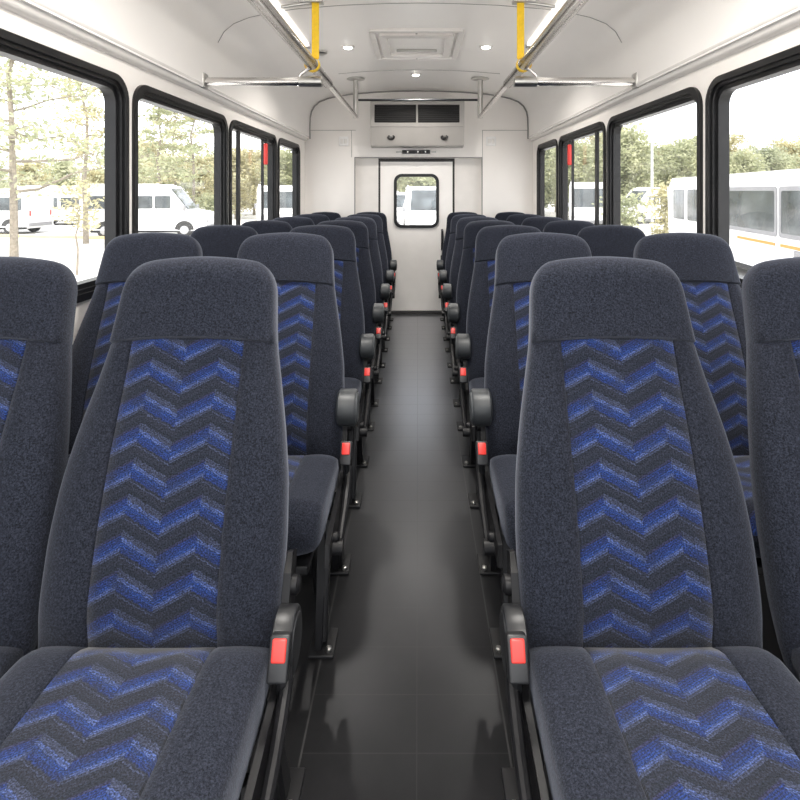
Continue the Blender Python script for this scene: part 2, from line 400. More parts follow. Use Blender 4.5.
def lamp(x, y, label, pw):
    z = ceil_z(x); r = empty('ceiling_light', (x, y, z)); tag(r, label, 'ceiling light', 'round ceiling downlights')
    MB().lathe([(.048, .004), (.048, -.006), (.040, -.011), (.033, -.011)], (0, 0, 0)).build('bezel', M['trim'], r)
    MB().lathe([(.031, -.009), (.031, -.014), (.020, -.018)], (0, 0, 0)).build('lens', M['lamp'], r)
    L = bpy.data.lights.new('downlight', 'AREA'); L.shape = 'DISK'; L.size = .06; L.spread = math.radians(140); L.energy = pw; L.color = (1, .95, .88)
    lo = bpy.data.objects.new('bulb', L); COL.objects.link(lo); lo.parent = r; lo.location = (0, 0, -.022)
PW = 8.0
lamp(-.515, 3.90, 'round white downlight glowing left of the roof hatch', PW)
lamp(.50, 3.90, 'round white downlight glowing right of the roof hatch', PW)
lamp(-.02, 4.90, 'round white downlight glowing behind the roof hatch, nearest the rear door', PW)
def panel_light(y, label, pw):
    z = ceil_z(0); r = empty('ceiling_light', (0, y, z)); tag(r, label, 'ceiling light', 'ceiling light panels')
    MB().box((0, 0, -.016), (.92, .34, .028), bev=.006).build('frame', M['trim'], r)
    MB().box((0, 0, -.031), (.84, .26, .006)).build('diffuser', M['panel'], r)
    L = bpy.data.lights.new('panel_light', 'AREA'); L.shape = 'RECTANGLE'; L.size = .82; L.size_y = .25; L.energy = pw; L.spread = math.radians(165); L.color = (1, .96, .9)
    lo = bpy.data.objects.new('tube', L); COL.objects.link(lo); lo.parent = r; lo.location = (0, 0, -.04)
panel_light(1.55, 'flat white ceiling light panel ahead of the roof hatch', 24)
panel_light(-.2, 'unseen light panel added above the camera to brighten the interior', 22)  # invented second panel out of view, extra fill for the interior
# ceiling strips
for sg, s in ((-1, 'left'), (1, 'right')):
    x = sg*.80; z = ceil_z(x); z2 = ceil_z(x-sg*.05)
    st = empty('ceiling_strip', (x, 0, z)); tag(st, 'long white ceiling strip running above the %s handrail' % s, 'ceiling strip', 'white ceiling strips')
    R = Matrix.Rotation(sg*.14, 3, 'Y')
    MB().box((0, (YF+3.72)/2, -.013), (.075, 3.72-YF, .022), R, bev=.006).build('strip', M['strip'], st)
    MB().box((0, 3.745, -.015), (.07, .05, .028), R, bev=.006).build('end_cap', M['steel'], st)
z = ceil_z(-.72)
cp = MB().lathe([(.055, 0), (.055, -.012), (.035, -.022)], (0, 0, 0)).build('round_ceiling_fitting', M['steel']); cp.location = (-.735, 3.98, z-.001)  # round grey fitting of unknown purpose
tag(cp, 'small round grey fitting on the ceiling just behind the left yellow strap', 'ceiling fitting')
# handrails
RXs = .585; RZ_ = E+.70; YE = 4.98
for sg, s in ((-1, 'left'), (1, 'right')):
    x = sg*RXs
    r = empty('handrail', (x, YE, RZ_)); tag(r, 'long polished handrail under the ceiling on the %s of the aisle' % s, 'handrail', 'ceiling handrails')
    MB().tube([(0, YF-YE, 0), (0, 0, 0)], .0215, 16).build('rail', M['chrome'], r)
    MB().tube([(0, YF-YE, 0), (0, 3.45-YE, 0), (0, 3.46-YE, 0)], [.031, .031, .026], 18).build('sleeve', M['chrome'], r)
    zc = ceil_z(x)-RZ_
    MB().tube([(0, 0, -.015), (0, 0, zc-.004)], .024, 14).build('post', M['steel'], r)
    MB().lathe([(.085, zc-.001), (.085, zc-.010), (.03, zc-.018)], (0, 0, 0)).build('flange', M['steel'], r)
    loop = [(sg*.0, 0, -.028), (sg*.03, 0, -.035), (sg*.062, 0, -.06), (sg*.075, 0, -.095), (sg*.072, 0, -.125)]
    ly = 2.91-YE
    MB().tube([(p[0], ly, p[2]) for p in loop], .008, 8).build('loop_bracket', M['chrome'], r)
    # crossbar from cove to rail
    xo = (XL+.045 if sg < 0 else XR-.045); xi = sg*(RXs-.055); zb = RZ_-.100
    c = empty('crossbar', (xo, 2.91, zb)); tag(c, 'short horizontal polished bar from the %s cove out under the handrail' % s, 'grab bar', 'horizontal crossbars')
    MB().tube([(0, 0, 0), (xi-xo, 0, 0)], .0235, 16).build('bar', M['chrome'], c)
    MB().tube([(sg*(RXs+.065)-xo, 0, 0), (sg*(RXs+.064)-xo, 0, 0), (xi-xo-sg*.003, 0, 0)], [.026, .029, .029], 16).build('end_sleeve', M['steel'], c)
    MB().box((sg*.004, 0, .005), (.030, .07, .085), bev=.010).build('wall_flange', M['steel'], c)
    # yellow strap
    zs = ceil_z(x-sg*.03); xs = x-sg*.018
    sr = empty('grab_strap', (xs, 2.93, RZ_)); tag(sr, 'yellow strap looped round the %s handrail and hung from the ceiling' % s, 'strap', 'yellow hanging straps')
    hgt = zs-RZ_-.03
    m = MB().box((0, 0, hgt/2+.03), (.040, .012, hgt), bev=.004)
    m.build('webbing', M['yellow'], sr)
    lp = [(sg*.018+.037*math.cos(a), 0, .037*math.sin(a)) for a in [2*PI*k/20 for k in range(21)]]
    lm = MB(); lv = []
    for p in lp: lv += [(p[0], -.018, p[2]), (p[0], .018, p[2]), (sg*.018+(p[0]-sg*.018)*1.12, .018, p[2]*1.12), (sg*.018+(p[0]-sg*.018)*1.12, -.018, p[2]*1.12)]
    lf = []
    for k in range(20):
        for q in range(4): lf.append((k*4+q, k*4+(q+1) % 4, k*4+4+(q+1) % 4, k*4+4+q))
    lm.add(lv, lf).build('loop', M['yellow'], sr)
    MB().box((-.02*-sg, 0, zs-RZ_-.014), (.13, .06, .022), bev=.006).build('ceiling_plate', M['steel'], sr)
    MB().tube([(sg*.02, .0, zs-RZ_-.018), (sg*.19, 0, ceil_z(x+sg*.19)-RZ_-.022)], .009, 8).build('stay', M['steel'], sr)
rod = MB().tube([(-RXs+.026, 0, 0), (RXs-.026, 0, 0)], .011, 10).build('cross_rod', M['capgrey']); rod.location = (0, YE, E+.855)
tag(rod, 'thin dark rod spanning the two handrail posts in front of the air conditioner', 'rod')
for sg, zoff, s in ((-1, 1.63, 'left'), (1, 1.63, 'right')):
    yy = WL[3][1]-.315 if sg < 0 else WR[3][1]-.315
    x = (XL-.012 if sg < 0 else XR+.012)
    hm = empty('emergency_hammer', (x, yy, zoff-.085)); tag(hm, 'red emergency window hammer on the bar of the %s sliding window' % s, 'hammer', 'red emergency hammers')
    MB().box((-sg*.018, 0, .085), (.030, .034, .17), bev=.010).build('handle', M['red'], hm)
    MB().box((-sg*.016, 0, .185), (.022, .020, .03), bev=.004).build('holder', M['blackplastic'], hm)

# ------------------------------------------------------------------ seats
PH = .1225        # half width of the patterned insert
def loft(s_list, w_of, th_of, off_of, to3d, seam_s=None, s_end=None, crown=0.0, bolster=.007, nexp=3.6, panel_s=(None, None), vsign=1, ups=0.0):
    """rings along s; local frame (x across, s along, n towards the sitter). Returns three MBs: body, insert, head"""
    rows = []; xs_c = [-PH+2*PH*k/10 for k in range(11)]
    for s in s_list:
        w = w_of(s); th = th_of(s); o = off_of(s); ring = []
        pin = min(PH, w*.72)
        xs = [x*pin/PH for x in xs_c]
        sidef = [(k/9) for k in range(1, 10)]
        side = [pin + (w-pin)*math.sin(f*PI/2) for f in sidef]
        front = [-x for x in reversed(side)] + [xs[0]-.0025] + xs[:1] + [xs[0]+.0025] + xs[1:-1] + [xs[-1]-.0025] + xs[-1:] + [xs[-1]+.0025] + side
        for x in front:
            q = min(1, abs(x)/w); nn = th/2*(1-q**nexp)**(1/nexp)
            sm = max(0, min(1, (abs(x)-pin)/.03)); sm = sm*sm*(3-2*sm)
            tail = max(0, 1-max(0, (q-.8)/.2))
            bol = bolster*sm*tail
            if abs(abs(x)-pin) < .001 and (seam_s is None or s < seam_s): bol -= .0045
            if seam_s is not None and abs(s-seam_s) < .0005: bol -= .004
            if seam_s is not None and s > seam_s: bol = .010
            ring.append((x, s - crown*(x/max(w, .01))**2, o+nn+bol))
        nb = 14
        for k in range(1, nb):
            a = PI*k/nb; x = w*math.copysign(abs(math.cos(a))**.5, math.cos(a)); q = min(1, abs(x)/w)
            ring.append((x, s - crown*(x/max(w, .01))**2, o-th/2*(1-q**nexp)**(1/nexp)))
        rows.append(ring)
    n = len(rows[0])
    V = [p for r in rows for p in r]
    sets = {'body': [], 'insert': [], 'head': []}
    for i in range(len(rows)-1):
        sm = (s_list[i]+s_list[i+1])/2
        for k in range(n):
            f = (i*n+k, i*n+(k+1) % n, (i+1)*n+(k+1) % n, (i+1)*n+k)
            if seam_s is not None and sm > seam_s: sets['head'].append(f)
            elif 10 <= k <= 21 and panel_s[0] <= sm <= panel_s[1]: sets['insert'].append(f)
            else: sets['body'].append(f)
    last = tuple(range((len(rows)-1)*n, len(rows)*n)); first = tuple(range(n))[::-1]
    sets['head' if seam_s is not None else 'body'].append(last); sets['body'].append(first)
    out = {}
    for key, fs in sets.items():
        used = sorted({i for f in fs for i in f}); mp = {a: b for b, a in enumerate(used)}
        m = MB(); m.v = [tuple(to3d(*V[i])) for i in used]; m.f = [tuple(mp[i] for i in f) for f in fs]
        if key == 'insert': m.uv = {mp[i]: (V[i][0]+PH, vsign*V[i][1]+ups) for i in used}
        out[key] = m
    return out
def lerp(tab, s):
    for (a, x), (b, y) in zip(tab, tab[1:]):
        if s <= b:
            f = max(0, (s-a)/(b-a)); return x+(y-x)*f
    return tab[-1][1]
def smooth(tab, s):
    return sum(lerp(tab, s+d) for d in (-.02, -.01, 0, .01, .02))/5
TOP = .757      # backrest length from the hinge to the crown, along the recline
REC = math.atan2(.22, .70)
HZ = .455       # hinge height
bw = [(-.05, .222), (.0, .231), (.10, .235), (.20, .2355), (.30, .2300), (.40, .215), (.50, .195), (.57, .182), (.62, .178), (.757, .168)]
bt = [(-.05, .06), (0, .070), (.03, .090), (.06, .112), (.09, .122), (.2, .126), (.5, .115), (.60, .110), (.757, .095)]
SE = .570
RT = .052
def b_w(s):
    w = smooth(bw, s) if s < TOP-.1 else lerp(bw, s)
    q = max(0, s-(TOP-.075))/.075
    return w - .055*(1-math.sqrt(max(0, 1-q*q)))
def b_t(s):
    q = max(0, s-(TOP-RT))/RT
    return lerp(bt, s)*max(.12, math.sqrt(max(0, 1-q*q)))
def b_o(s): return -.012*math.sin(min(1, max(0, s/.5))*PI)*-1
def to_back(x, s, n):
    return Vector((x, math.sin(REC)*s - math.cos(REC)*n + .055, HZ + math.cos(REC)*s + math.sin(REC)*n))
sl = [-.05+.0272*k for k in range(23)]
sl = [s for s in sl if abs(s-SE) > .012] + [SE-.004, SE, SE+.004, .60, .63, .655, .675, .69] + [TOP-RT+RT*math.sin(PI/2*k/9) for k in range(0, 10)]
sl = sorted(set(round(s, 5) for s in sl if s < TOP+.001))
BACK = loft(sl, b_w, b_t, b_o, to_back, SE, TOP, .010, .008, 3.4, (-1, 9))
CL = .385
def c_w(s):
    q = max(0, s-(CL-.05))/.05
    return lerp([(0, .222), (.05, .231), (.30, .233), (CL, .225)], s) - .03*(1-math.sqrt(max(0, 1-q*q)))
def c_t(s):
    q = max(0, s-(CL-.06))/.06
    return lerp([(0, .05), (.02, .07), (.04, .095), (.06, .112), (.09, .119), (.25, .125), (CL, .135)], s)*max(.10, math.sqrt(max(0, 1-q*q)))
def c_o(s): return lerp([(0, -.052), (.2, -.052), (.33, -.056), (CL, -.075)], s)
def to_seat(x, s, n): return Vector((x, .035-s, .492+n+.012*s/CL))
cs = sorted(set([round(.02*k, 4) for k in range(0, 17)] + [round(CL-.06+.06*math.sin(PI/2*k/9), 5) for k in range(10)]))
CUSH = loft(cs, c_w, c_t, c_o, to_seat, None, CL, .012, .003, 5.5, (-1, CL-.004), -1, .03)

def mesh_of(mb, name, mat, angle=60): return mb.mesh(name, mat, angle=angle)
def link(name, me, parent):
    o = bpy.data.objects.new(name, me); COL.objects.link(o); o.parent = parent; return o
me_back = mesh_of(BACK['body'], 'backrest', M['fabric']); me_bins = mesh_of(BACK['insert'], 'patterned_insert', M['zig']); me_head = mesh_of(BACK['head'], 'headrest', M['fabric'])
me_cush = mesh_of(CUSH['body'], 'seat_cushion', M['fabric']); me_cins = mesh_of(CUSH['insert'], 'patterned_insert', M['zig'])

def make_seat(sg, aisle):
    """sg: +1 when the aisle lies to the +x side of the seat"""
    r = empty('passenger_seat', (0, 0, 0))
    b = link('backrest', me_back, r); link('patterned_insert', me_bins, b); link('headrest', me_head, b)
    c = link('seat_cushion', me_cush, r); link('patterned_insert', me_cins, c)
    bm_ = M['blackmetal']
    MB().box((0, -.15, .352), (.40, .36, .024), bev=.004).build('seat_pan', bm_, r)
    lx = sg*.197
    for y0, y1, yf in ((-.08, -.11, -.14), (.06, .13, .19)):
        m = MB()
        a = [(-.035, 0), (.035, 0), (.020, .18), (.040, .352), (-.045, .352), (-.022, .18)]
        sh = (y0-yf)/.352
        m.plate([a], lambda u, v, w, sh=sh, yf=yf: (lx+w, yf+u+sh*v, v), -.010, .010)
        m.plate([[(-.020, .02), (.020, .02), (.010, .34), (-.012, .34)]], lambda u, v, w, sh=sh, yf=yf: (lx+w, yf+u+sh*v, v), .010, .022)
        lg = m.build('leg', bm_, r, bevel=.003)
        fp = MB().box((lx+sg*.01, yf, .005), (.075, .10, .010), bev=.003); fp.build('foot_plate', bm_, lg)
        MB().lathe([(.009, .010), (.009, .017), (.005, .020)], (lx+sg*.03, yf-.03, 0), 'Z', 10).build('bolt', M['steel'], lg)
    MB().tube([(lx-sg*.05, -.05, .345), (lx-sg*.05, .02, .15), (lx-sg*.05, .06, .004)], .010, 8).build('brace', bm_, r)
    if aisle:
        sx = sg*.243
        pl = [(-.30, .34), (-.05, .345), (.06, .39), (.115, .50), (.13, .585), (.10, .60), (.075, .575), (.045, .50), (.0, .435), (-.29, .395)]
        f = MB().plate([pl], lambda u, v, w: (sx+w, u, v), -.006, .006).build('side_frame', bm_, r, bevel=.002)
        for y, z, rr in ((-.01, .40, .022), (.085, .545, .018), (-.22, .37, .014)):
            MB().lathe([(rr, 0), (rr, sg*.012), (rr*.6, sg*.018)], (sx+sg*.006, y, z), 'X', 16).build('bolt', bm_, f)
        lev = MB().tube([(sx+sg*.018, .02, .50), (sx+sg*.022, -.03, .44), (sx+sg*.022, -.10, .395), (sx+sg*.022, -.22, .35)], [.011, .012, .012, .010], 10)
        lev.lathe([(.020, -.014), (.020, .014)], (sx+sg*.020, -.225, .345), 'X', 16)
        lev.build('recline_lever', bm_, r)
        h = MB().lathe([(.048, -.033), (.058, -.026), (.058, .024), (.054, .030)], (0, 0, 0), 'X', 28)
        h.v = [(p[0]*sg, p[1], p[2]) for p in h.v]
        hg = h.build('armrest_hinge', M['capgrey'], r); hg.location = (sg*.252, .06, .618)
        fc = MB().lathe([(.047, .030), (.045, .034), (.020, .036)], (0, 0, 0), 'X', 24); fc.v = [(p[0]*sg, p[1], p[2]) for p in fc.v]
        fc.build('hinge_face', M['capface'], hg)
        R = Matrix.Rotation(-.45, 3, 'X')
        bk = MB().box((0, 0, 0), (.036, .026, .068), R, bev=.005).build('belt_buckle', M['blackplastic'], r); bk.location = (sg*.262, -.055, .522)
        MB().box(R @ Vector((0, -.0115, .012)), (.025, .010, .034), R, bev=.003).build('release_button', M['red'], bk)
        MB().tube([(0, .012, -.028), (-sg*.004, .03, -.08), (-sg*.008, .045, -.14)], .010, 8).build('stalk', M['blackplastic'], bk)
    return r
PIT = .72; D0 = .98
LA, LW, RA, RW = -.482, -.974, .457, .974
ords = ['first', 'second', 'third', 'fourth', 'fifth', 'sixth', 'rearmost']
zs = [1, 1, .985, .972, .962, .953, .945]
protos = {}
def desc(side, aisle, k):
    pos = ('aisle seat' if aisle else 'window seat')
    if k == 0 and aisle: return 'large foreground navy seat with blue zigzag centre, nearest, %s of the aisle' % side
    if k == 0: return 'navy seat cut off by the %s edge of the photo' % side
    if k == 6: return 'rearmost navy %s on the %s, by the white rear wall' % (pos, side)
    return 'navy %s on the %s with zigzag centre, %s row from the front' % (pos, side, ords[k])
for side, sg, xa, xw in (('left', 1, LA, LW), ('right', -1, RA, RW)):
    for aisle in (True, False):
        for k in range(7):
            key = (sg, aisle)
            if key not in protos: protos[key] = make_seat(sg, aisle); o = protos[key]
            else: o = copy_tree(protos[key])
            x = xa - sg*.003*k if aisle else xw
            if k == 0: x += {('left', True): -.021, ('left', False): -.004, ('right', True): -.022, ('right', False): -.036}[(side, aisle)]
            o.location = (x, D0+PIT*k, .0005); o.scale = (1, 1, zs[k])
            tag(o, desc(side, aisle, k), 'seat', 'navy passenger seats')
    # the two nearest aisle seats carry a lower, blacker hinge cover
for o in list(bpy.data.objects):
    if o.name.startswith('armrest_hinge') and o.parent and abs(o.parent.location.y-D0) < .01:
        o.location.z = .478; o.location.y = .03; o.scale = (.62, .95, 1.0)
        o.data = o.data.copy(); o.data.materials[0] = M['blackplastic']
        for ch in kids(o): ch.data = ch.data.copy(); ch.data.materials[0] = M['blackplastic']

# ------------------------------------------------------------------ outside
struct(MB().box((0, 30, GZ-.05), (160, 150, .1)).build('ground', M['ground']))
def pxy(px, d): return (px-418)/530*d
def vehicle(name, label, cat, loc, rz, L, Wd, prof, wins, wheels, extra=(), front=None, group=None, stripes=(), both=True):
    """built along +x (nose at +x end), side facing -y"""
    r = empty(name, loc, rz); tag(r, label, cat, group)
    m = MB().plate([prof], lambda u, v, w: (u, w, v), -Wd/2, Wd/2)
    m.build('body', M['white_body'], r, bevel=.09)
    for a, b, z0, z1, sk in wins:
        for sg in ((-1, 1) if both else (-1,)):
            L2 = rrect(a, b, z0, z1, .07, 4); L2 = [(x+sk*(z-z0)/(z1-z0)*(1 if x > (a+b)/2 else 0), z) for x, z in L2]
            w = MB().plate([L2], lambda u, v, q, sg=sg: (u, sg*(Wd/2+q), v), -.03, .008).build('side_window', M['carglass'], r)
    for x in wheels:
        for sg in (-1, 1):
            w = MB().lathe([(.30, -.11), (.36, -.09), (.36, .09), (.30, .11)], (x, sg*(Wd/2-.10), .36), 'Y', 24).build('wheel', M['carrubber'], r)
            MB().lathe([(.20, .0), (.20, .015), (.08, .025)], (x, 0, .36), 'Y', 16)
            hb = MB().lathe([(.21, 0), (.20, sg*.02), (.07, sg*.03)], (x, sg*(Wd/2+.011), .36), 'Y', 18).build('hub', M['hub'], w)
            ar = MB().plate([[(x+.46*math.cos(a), .36+.46*math.sin(a)) for a in [PI*k/12 for k in range(13)]]], lambda u, v, q, sg=sg: (u, sg*(Wd/2+q), v), -.02, .004).build('wheel_arch', M['carrubber'], r)
    for a, b, z0, z1 in stripes:
        for sg in (-1, 1): MB().box(((a+b)/2, sg*(Wd/2+.003), (z0+z1)/2), (b-a, .008, z1-z0)).build('stripe', M['orange'], r)
    x0 = min(p[0] for p in prof); x1 = max(p[0] for p in prof)
    MB().box((0, 0, .32), (L*.86, Wd*.9, .14)).build('underbody', M['carrubber'], r)
    if front:
        a, b = front      # windscreen line from (x,z) to (x,z)
        d = Vector((b[0]-a[0], b[1]-a[1])); nrm = Vector((d.y, -d.x)).normalized()
        if nrm.x < 0: nrm = -nrm
        MB().plate([[(-Wd/2+.14, 0), (Wd/2-.14, 0), (Wd/2-.20, 1), (-Wd/2+.20, 1)]], lambda u, v, w: (a[0]+d.x*v+nrm.x*w, u, a[1]+d.y*v+nrm.y*w), -.03, .012).build('windscreen', M['carglass'], r)
        for sg in (-1, 1):
            MB().box((x1-.02, sg*(Wd/2-.25), .80), (.08, .30, .20), bev=.03).build('headlight', M['hub'], r)
            MB().box((a[0]-.10, sg*(Wd/2+.14), 1.45), (.10, .18, .28), bev=.03).build('wing_mirror', M['cargrey'], r)
        MB().box((x1-.01, 0, .50), (.10, Wd-.1, .20), bev=.03).build('bumper', M['cargrey'], r)
        MB().box((x0+.01, 0, .50), (.10, Wd-.1, .20), bev=.03).build('bumper', M['cargrey'], r)
    for sg in (-1, 1): MB().box((x0-.004, sg*(Wd/2-.14), 1.1), (.05, .10, .30), bev=.02).build('tail_lamp', M['redlamp'], r)
    return r
def coach_prof(L, H): return [(-L/2, .38), (L/2, .38), (L/2+.02, 1.0), (L/2-.10, 1.25), (L/2-.35, H-.25), (L/2-.6, H), (-L/2+.25, H), (-L/2, H-.25)]
def van_prof(L, H): return [(-L/2, .40), (L/2, .40), (L/2+.03, .85), (L/2-.12, 1.12), (L/2-.85, 1.32), (L/2-1.75, H-.10), (L/2-2.2, H), (-L/2+.15, H), (-L/2, H-.2)]
# right: big white bus beside ours; its side runs from (9.36,19.6) to ~(7.6,8.9)
dirv = Vector((.166, 1.0)).normalized(); Lb = 11.2
def side_pt(d): return Vector((6.11+.166*d, d))
far = side_pt(19.75); ctr = far - dirv*(Lb/2); nrm = Vector((dirv.y, -dirv.x)); Wb = 2.1
c3 = ctr + nrm*(Wb/2)
# local +x should run so that the side facing us is local -y : heading along -dirv
hd = -dirv; rz = math.atan2(hd.y, hd.x)
loc_y = Vector((-math.sin(rz), math.cos(rz)))
sgn = 1 if loc_y.dot(nrm) > 0 else -1
if sgn < 0: rz += PI
ex = Vector((math.cos(rz), math.sin(rz)))
def lx(d): return (side_pt(d)-c3).dot(ex)
wn = []
for a, b in ((19.35, 18.15), (17.85, 16.98), (16.8, 14.85), (14.62, 11.98), (11.80, 9.35)):
    u, v = sorted((lx(a), lx(b))); wn.append((u, v, 1.30, 2.34, 0))
u1, u2 = sorted((lx(14.0), lx(12.03))); u3, u4 = sorted((lx(11.8), lx(9.4)))
cp_ = [(-Lb/2, .48), (Lb/2, .48), (Lb/2, H_ := 2.35), (Lb/2-.3, 2.66), (-Lb/2+.3, 2.66), (-Lb/2, 2.35)]
busD = vehicle('minibus', 'large white bus with orange side stripe parked close outside the right windows', 'bus', (c3.x, c3.y, GZ), rz, Lb, Wb,
    cp_, wn, (lx(17.2), lx(10.7)), stripes=((u1, u2, 1.04, 1.11), (u3, u4, 1.04, 1.11)))
for a, b, z0, z1, sk in wn:          # pale inner frames of its windows
    pass
sgy = -1
for (a, b, z0, z1, sk) in wn[3:]:
    fr = MB().plate([rrect(a-.05, b+.05, z0-.05, z1+.05, .1, 5), rrect(a+.05, b-.05, z0+.05, z1-.05, .06, 5)], lambda u, v, w: (u, -(Wb/2+w), v), .002, .018).build('window_surround', M['cargrey'], busD)
hndl = MB().box((lx(10.95), -(Wb/2+.01), .95), (.55, .04, .14), bev=.03).build('side_grille', M['cargrey'], busD)
# farther vehicles on the right
vehicle('van', 'white van parked behind the light pole, beyond the right second window', 'van', (pxy(652, 38), 38, GZ), PI+.25, 5.4, 1.95, van_prof(5.4, 2.45),
    [(-2.3, -1.0, 1.35, 1.95, 0), (-.9, .1, 1.35, 1.95, 0), (.2, 1.0, 1.35, 1.95, 0)], (-1.6, 1.7), front=((1.85, 1.40), (1.05, 2.28)))
vehicle('coach', 'white coach facing us, seen through the right sliding window', 'bus', (pxy(592, 36), 36, GZ), -1.886, 11, 2.4, coach_prof(11, 2.8),
    [(-5, -3.2, 1.3, 2.1, 0), (-3.0, -1.2, 1.3, 2.1, 0), (-1.0, .8, 1.3, 2.1, 0), (1.0, 2.8, 1.3, 2.1, 0)], (-3.3, 3.4), front=((5.395, 1.33), (5.18, 2.44)))
# behind the rear door
vehicle('van', 'white van facing us, seen through the rear door window', 'van', (pxy(429, 24), 26.5, GZ), -PI/2, 5.2, 2.0, van_prof(5.2, 2.5), [(-2.2, -.9, 1.35, 1.95, 0), (-.8, .7, 1.35, 1.95, 0)], (-1.5, 1.6), front=((1.75, 1.40), (.95, 2.32)))
vehicle('van', 'white van left of the one framed in the rear door window', 'van', (pxy(398, 30), 32.5, GZ), -PI/2-.3, 5.2, 1.9, van_prof(5.2, 2.2), [(-2.2, -.9, 1.3, 1.8, 0), (-.8, .7, 1.3, 1.8, 0)], (-1.5, 1.6), front=((1.75, 1.36), (.95, 2.05)))
# left
vehicle('van', 'white van with sloping windscreen seen through the left second window', 'van', (pxy(142, 26), 26.9, GZ), 0.12, 5.8, 1.95, van_prof(5.8, 2.55),
    [(-.35, .42, 1.42, 2.05, 0), (.50, 1.25, 1.42, 2.05, .0), (-2.6, -.6, 1.42, 2.05, 0)], (-1.8, 1.9), front=((2.05, 1.40), (1.25, 2.38)))
vehicle('coach', 'long white coach with dark windows behind the trees on the left', 'bus', (pxy(72, 36), 36.5, GZ), .06, 7.2, 2.3, coach_prof(7.2, 2.55),
    [(-3.35, -2.0, .9, 1.85, 0), (-1.85, -.6, 1.2, 1.85, 0), (-.4, .9, 1.2, 1.85, 0), (1.1, 2.4, 1.2, 1.85, 0)], (-2.2, 2.2), front=((3.495, 1.33), (3.29, 2.2)))
vehicle('van', 'white van cut off at the left edge with its tail lamp showing', 'van', (pxy(-22, 28), 28.8, GZ), PI+.02, 5.4, 1.9, van_prof(5.4, 2.35),
    [(-2.35, -.9, 1.25, 1.95, 0), (-.75, .6, 1.25, 1.95, 0)], (-1.75, 1.7), front=((1.85, 1.40), (1.05, 2.18)))
vehicle('coach', 'white coach facing us, seen through the rearmost left window', 'bus', (pxy(280, 34), 34, GZ), -1.317, 9, 2.3, coach_prof(9, 2.6),
    [(-4.2, -2.6, 1.2, 1.95, 0), (-2.4, -.8, 1.2, 1.95, 0), (-.6, 1.0, 1.2, 1.95, 0), (1.2, 2.8, 1.2, 1.95, 0)], (-2.8, 2.8), front=((4.395, 1.33), (4.185, 2.25)))
kb = MB().box((0, 0, .06), (9.5, .2, .16), bev=.02).build('kerb', M['kerb']); kb.location = (pxy(66, 26), 25.6, GZ); kb.rotation_euler = (0, 0, -.2)
tag(kb, 'yellow painted kerb along the car park outside the left window', 'kerb')
lp = empty('light_pole', (pxy(652, 30), 30, GZ)); tag(lp, 'tall thin grey light pole outside the right second window', 'light pole')
MB().tube([(0, 0, 0), (0, 0, 6.95)], [.085, .06], 10).build('pole', M['pole'], lp)
MB().box((-.25, 0, 7.0), (.7, .2, .1), bev=.03).build('lamp_head', M['pole'], lp)
MB().box((0, 0, .03), (.4, .4, .06), bev=.01).build('base_plate', M['pole'], lp)

# trees
def tree_meshes(seed, H, R, kind, nb=16, leaves=2400, ls=.11, trunk_r=.09, z0=.25, lean=0):
    rnd = random.Random(seed); tm = MB(); lm = MB(); tips = []
    pts = [(lean*math.sin(k/6*2)*.3 + rnd.uniform(-.005, .005)*k*H, rnd.uniform(-.005, .005)*k*H, H*k/7) for k in range(8)]
    tm.tube(pts, [trunk_r*(1-.88*k/7) for k in range(8)], 7)
    for b in range(nb):
        f = z0+(1-z0)*(b+.5)/nb; f = min(.97, f); i = min(6, int(f*7)); q = f*7-i
        p = Vector(pts[i]).lerp(Vector(pts[i+1]), q)
        if kind == 'lacy': ln = R*(1.05-.75*f)*rnd.uniform(.7, 1.2); rise = rnd.uniform(.05, .45)
        else: ln = R*math.sqrt(max(.08, 1-((f-.55)/.5)**2))*rnd.uniform(.75, 1.1); rise = rnd.uniform(.15, .8)
        a = b*2.399+rnd.uniform(-.4, .4); d = Vector((math.cos(a), math.sin(a), rise)).normalized()
        bp = [p]
        for k in range(1, 6):
            bp.append(p + d*ln*k/5 + Vector((rnd.uniform(-.06, .06), rnd.uniform(-.06, .06), rnd.uniform(-.05, .05) - .03*k*k*.2*(kind == 'lacy')))*ln)
        r0 = trunk_r*(1-.85*f)*.55
        tm.tube(bp, [max(.006, r0*(1-k/5.5)) for k in range(6)], 5)
        for k in range(1, 6):
            tips.append((bp[k], .25+.18*ln))
            for s in range(2):
                e = bp[k]+Vector((rnd.uniform(-1, 1), rnd.uniform(-1, 1), rnd.uniform(-.25, .5)))*ln*.28
                tm.tube([bp[k], e], [max(.004, r0*.3), .003], 4); tips.append((e, .18+.12*ln))
    vs = []; fs = []
    for k in range(leaves):
        c, sp = rnd.choice(tips)
        flat = .35 if kind == 'lacy' else .8
        g = Vector((rnd.gauss(0, sp), rnd.gauss(0, sp), rnd.gauss(0, sp*flat)))*.75
        p = c+g; s = ls*rnd.uniform(.6, 1.3)
        u = Vector((rnd.gauss(0, 1), rnd.gauss(0, 1), rnd.gauss(0, .6))).normalized(); w = u.orthogonal().normalized()
        w = (Matrix.Rotation(rnd.uniform(0, 6.28), 3, u) @ w)
        j = len(vs); vs += [p-u*s, p+w*s*.42+u*.1*s, p+u*s, p-w*s*.42+u*.1*s]; fs.append((j, j+1, j+2, j+3))
    lm.add(vs, fs); return tm, lm
def tree_obj(name, label, loc, meshes, leafm, cat='tree', group=None, rz=0, sc=1.0):
    r = empty(name, loc, rz); r.scale = (sc, sc, sc); tag(r, label, cat, group)
    link('trunk', meshes[0], r); link('foliage', meshes[1], r); return r
def mk(seed, leafm, **kw):
    tm, lm = tree_meshes(seed, **kw); a = tm.mesh('trunk', M['bark'])
    me = bpy.data.meshes.new('foliage'); me.from_pydata(lm.v, [], lm.f); me.materials.append(leafm); return a, me
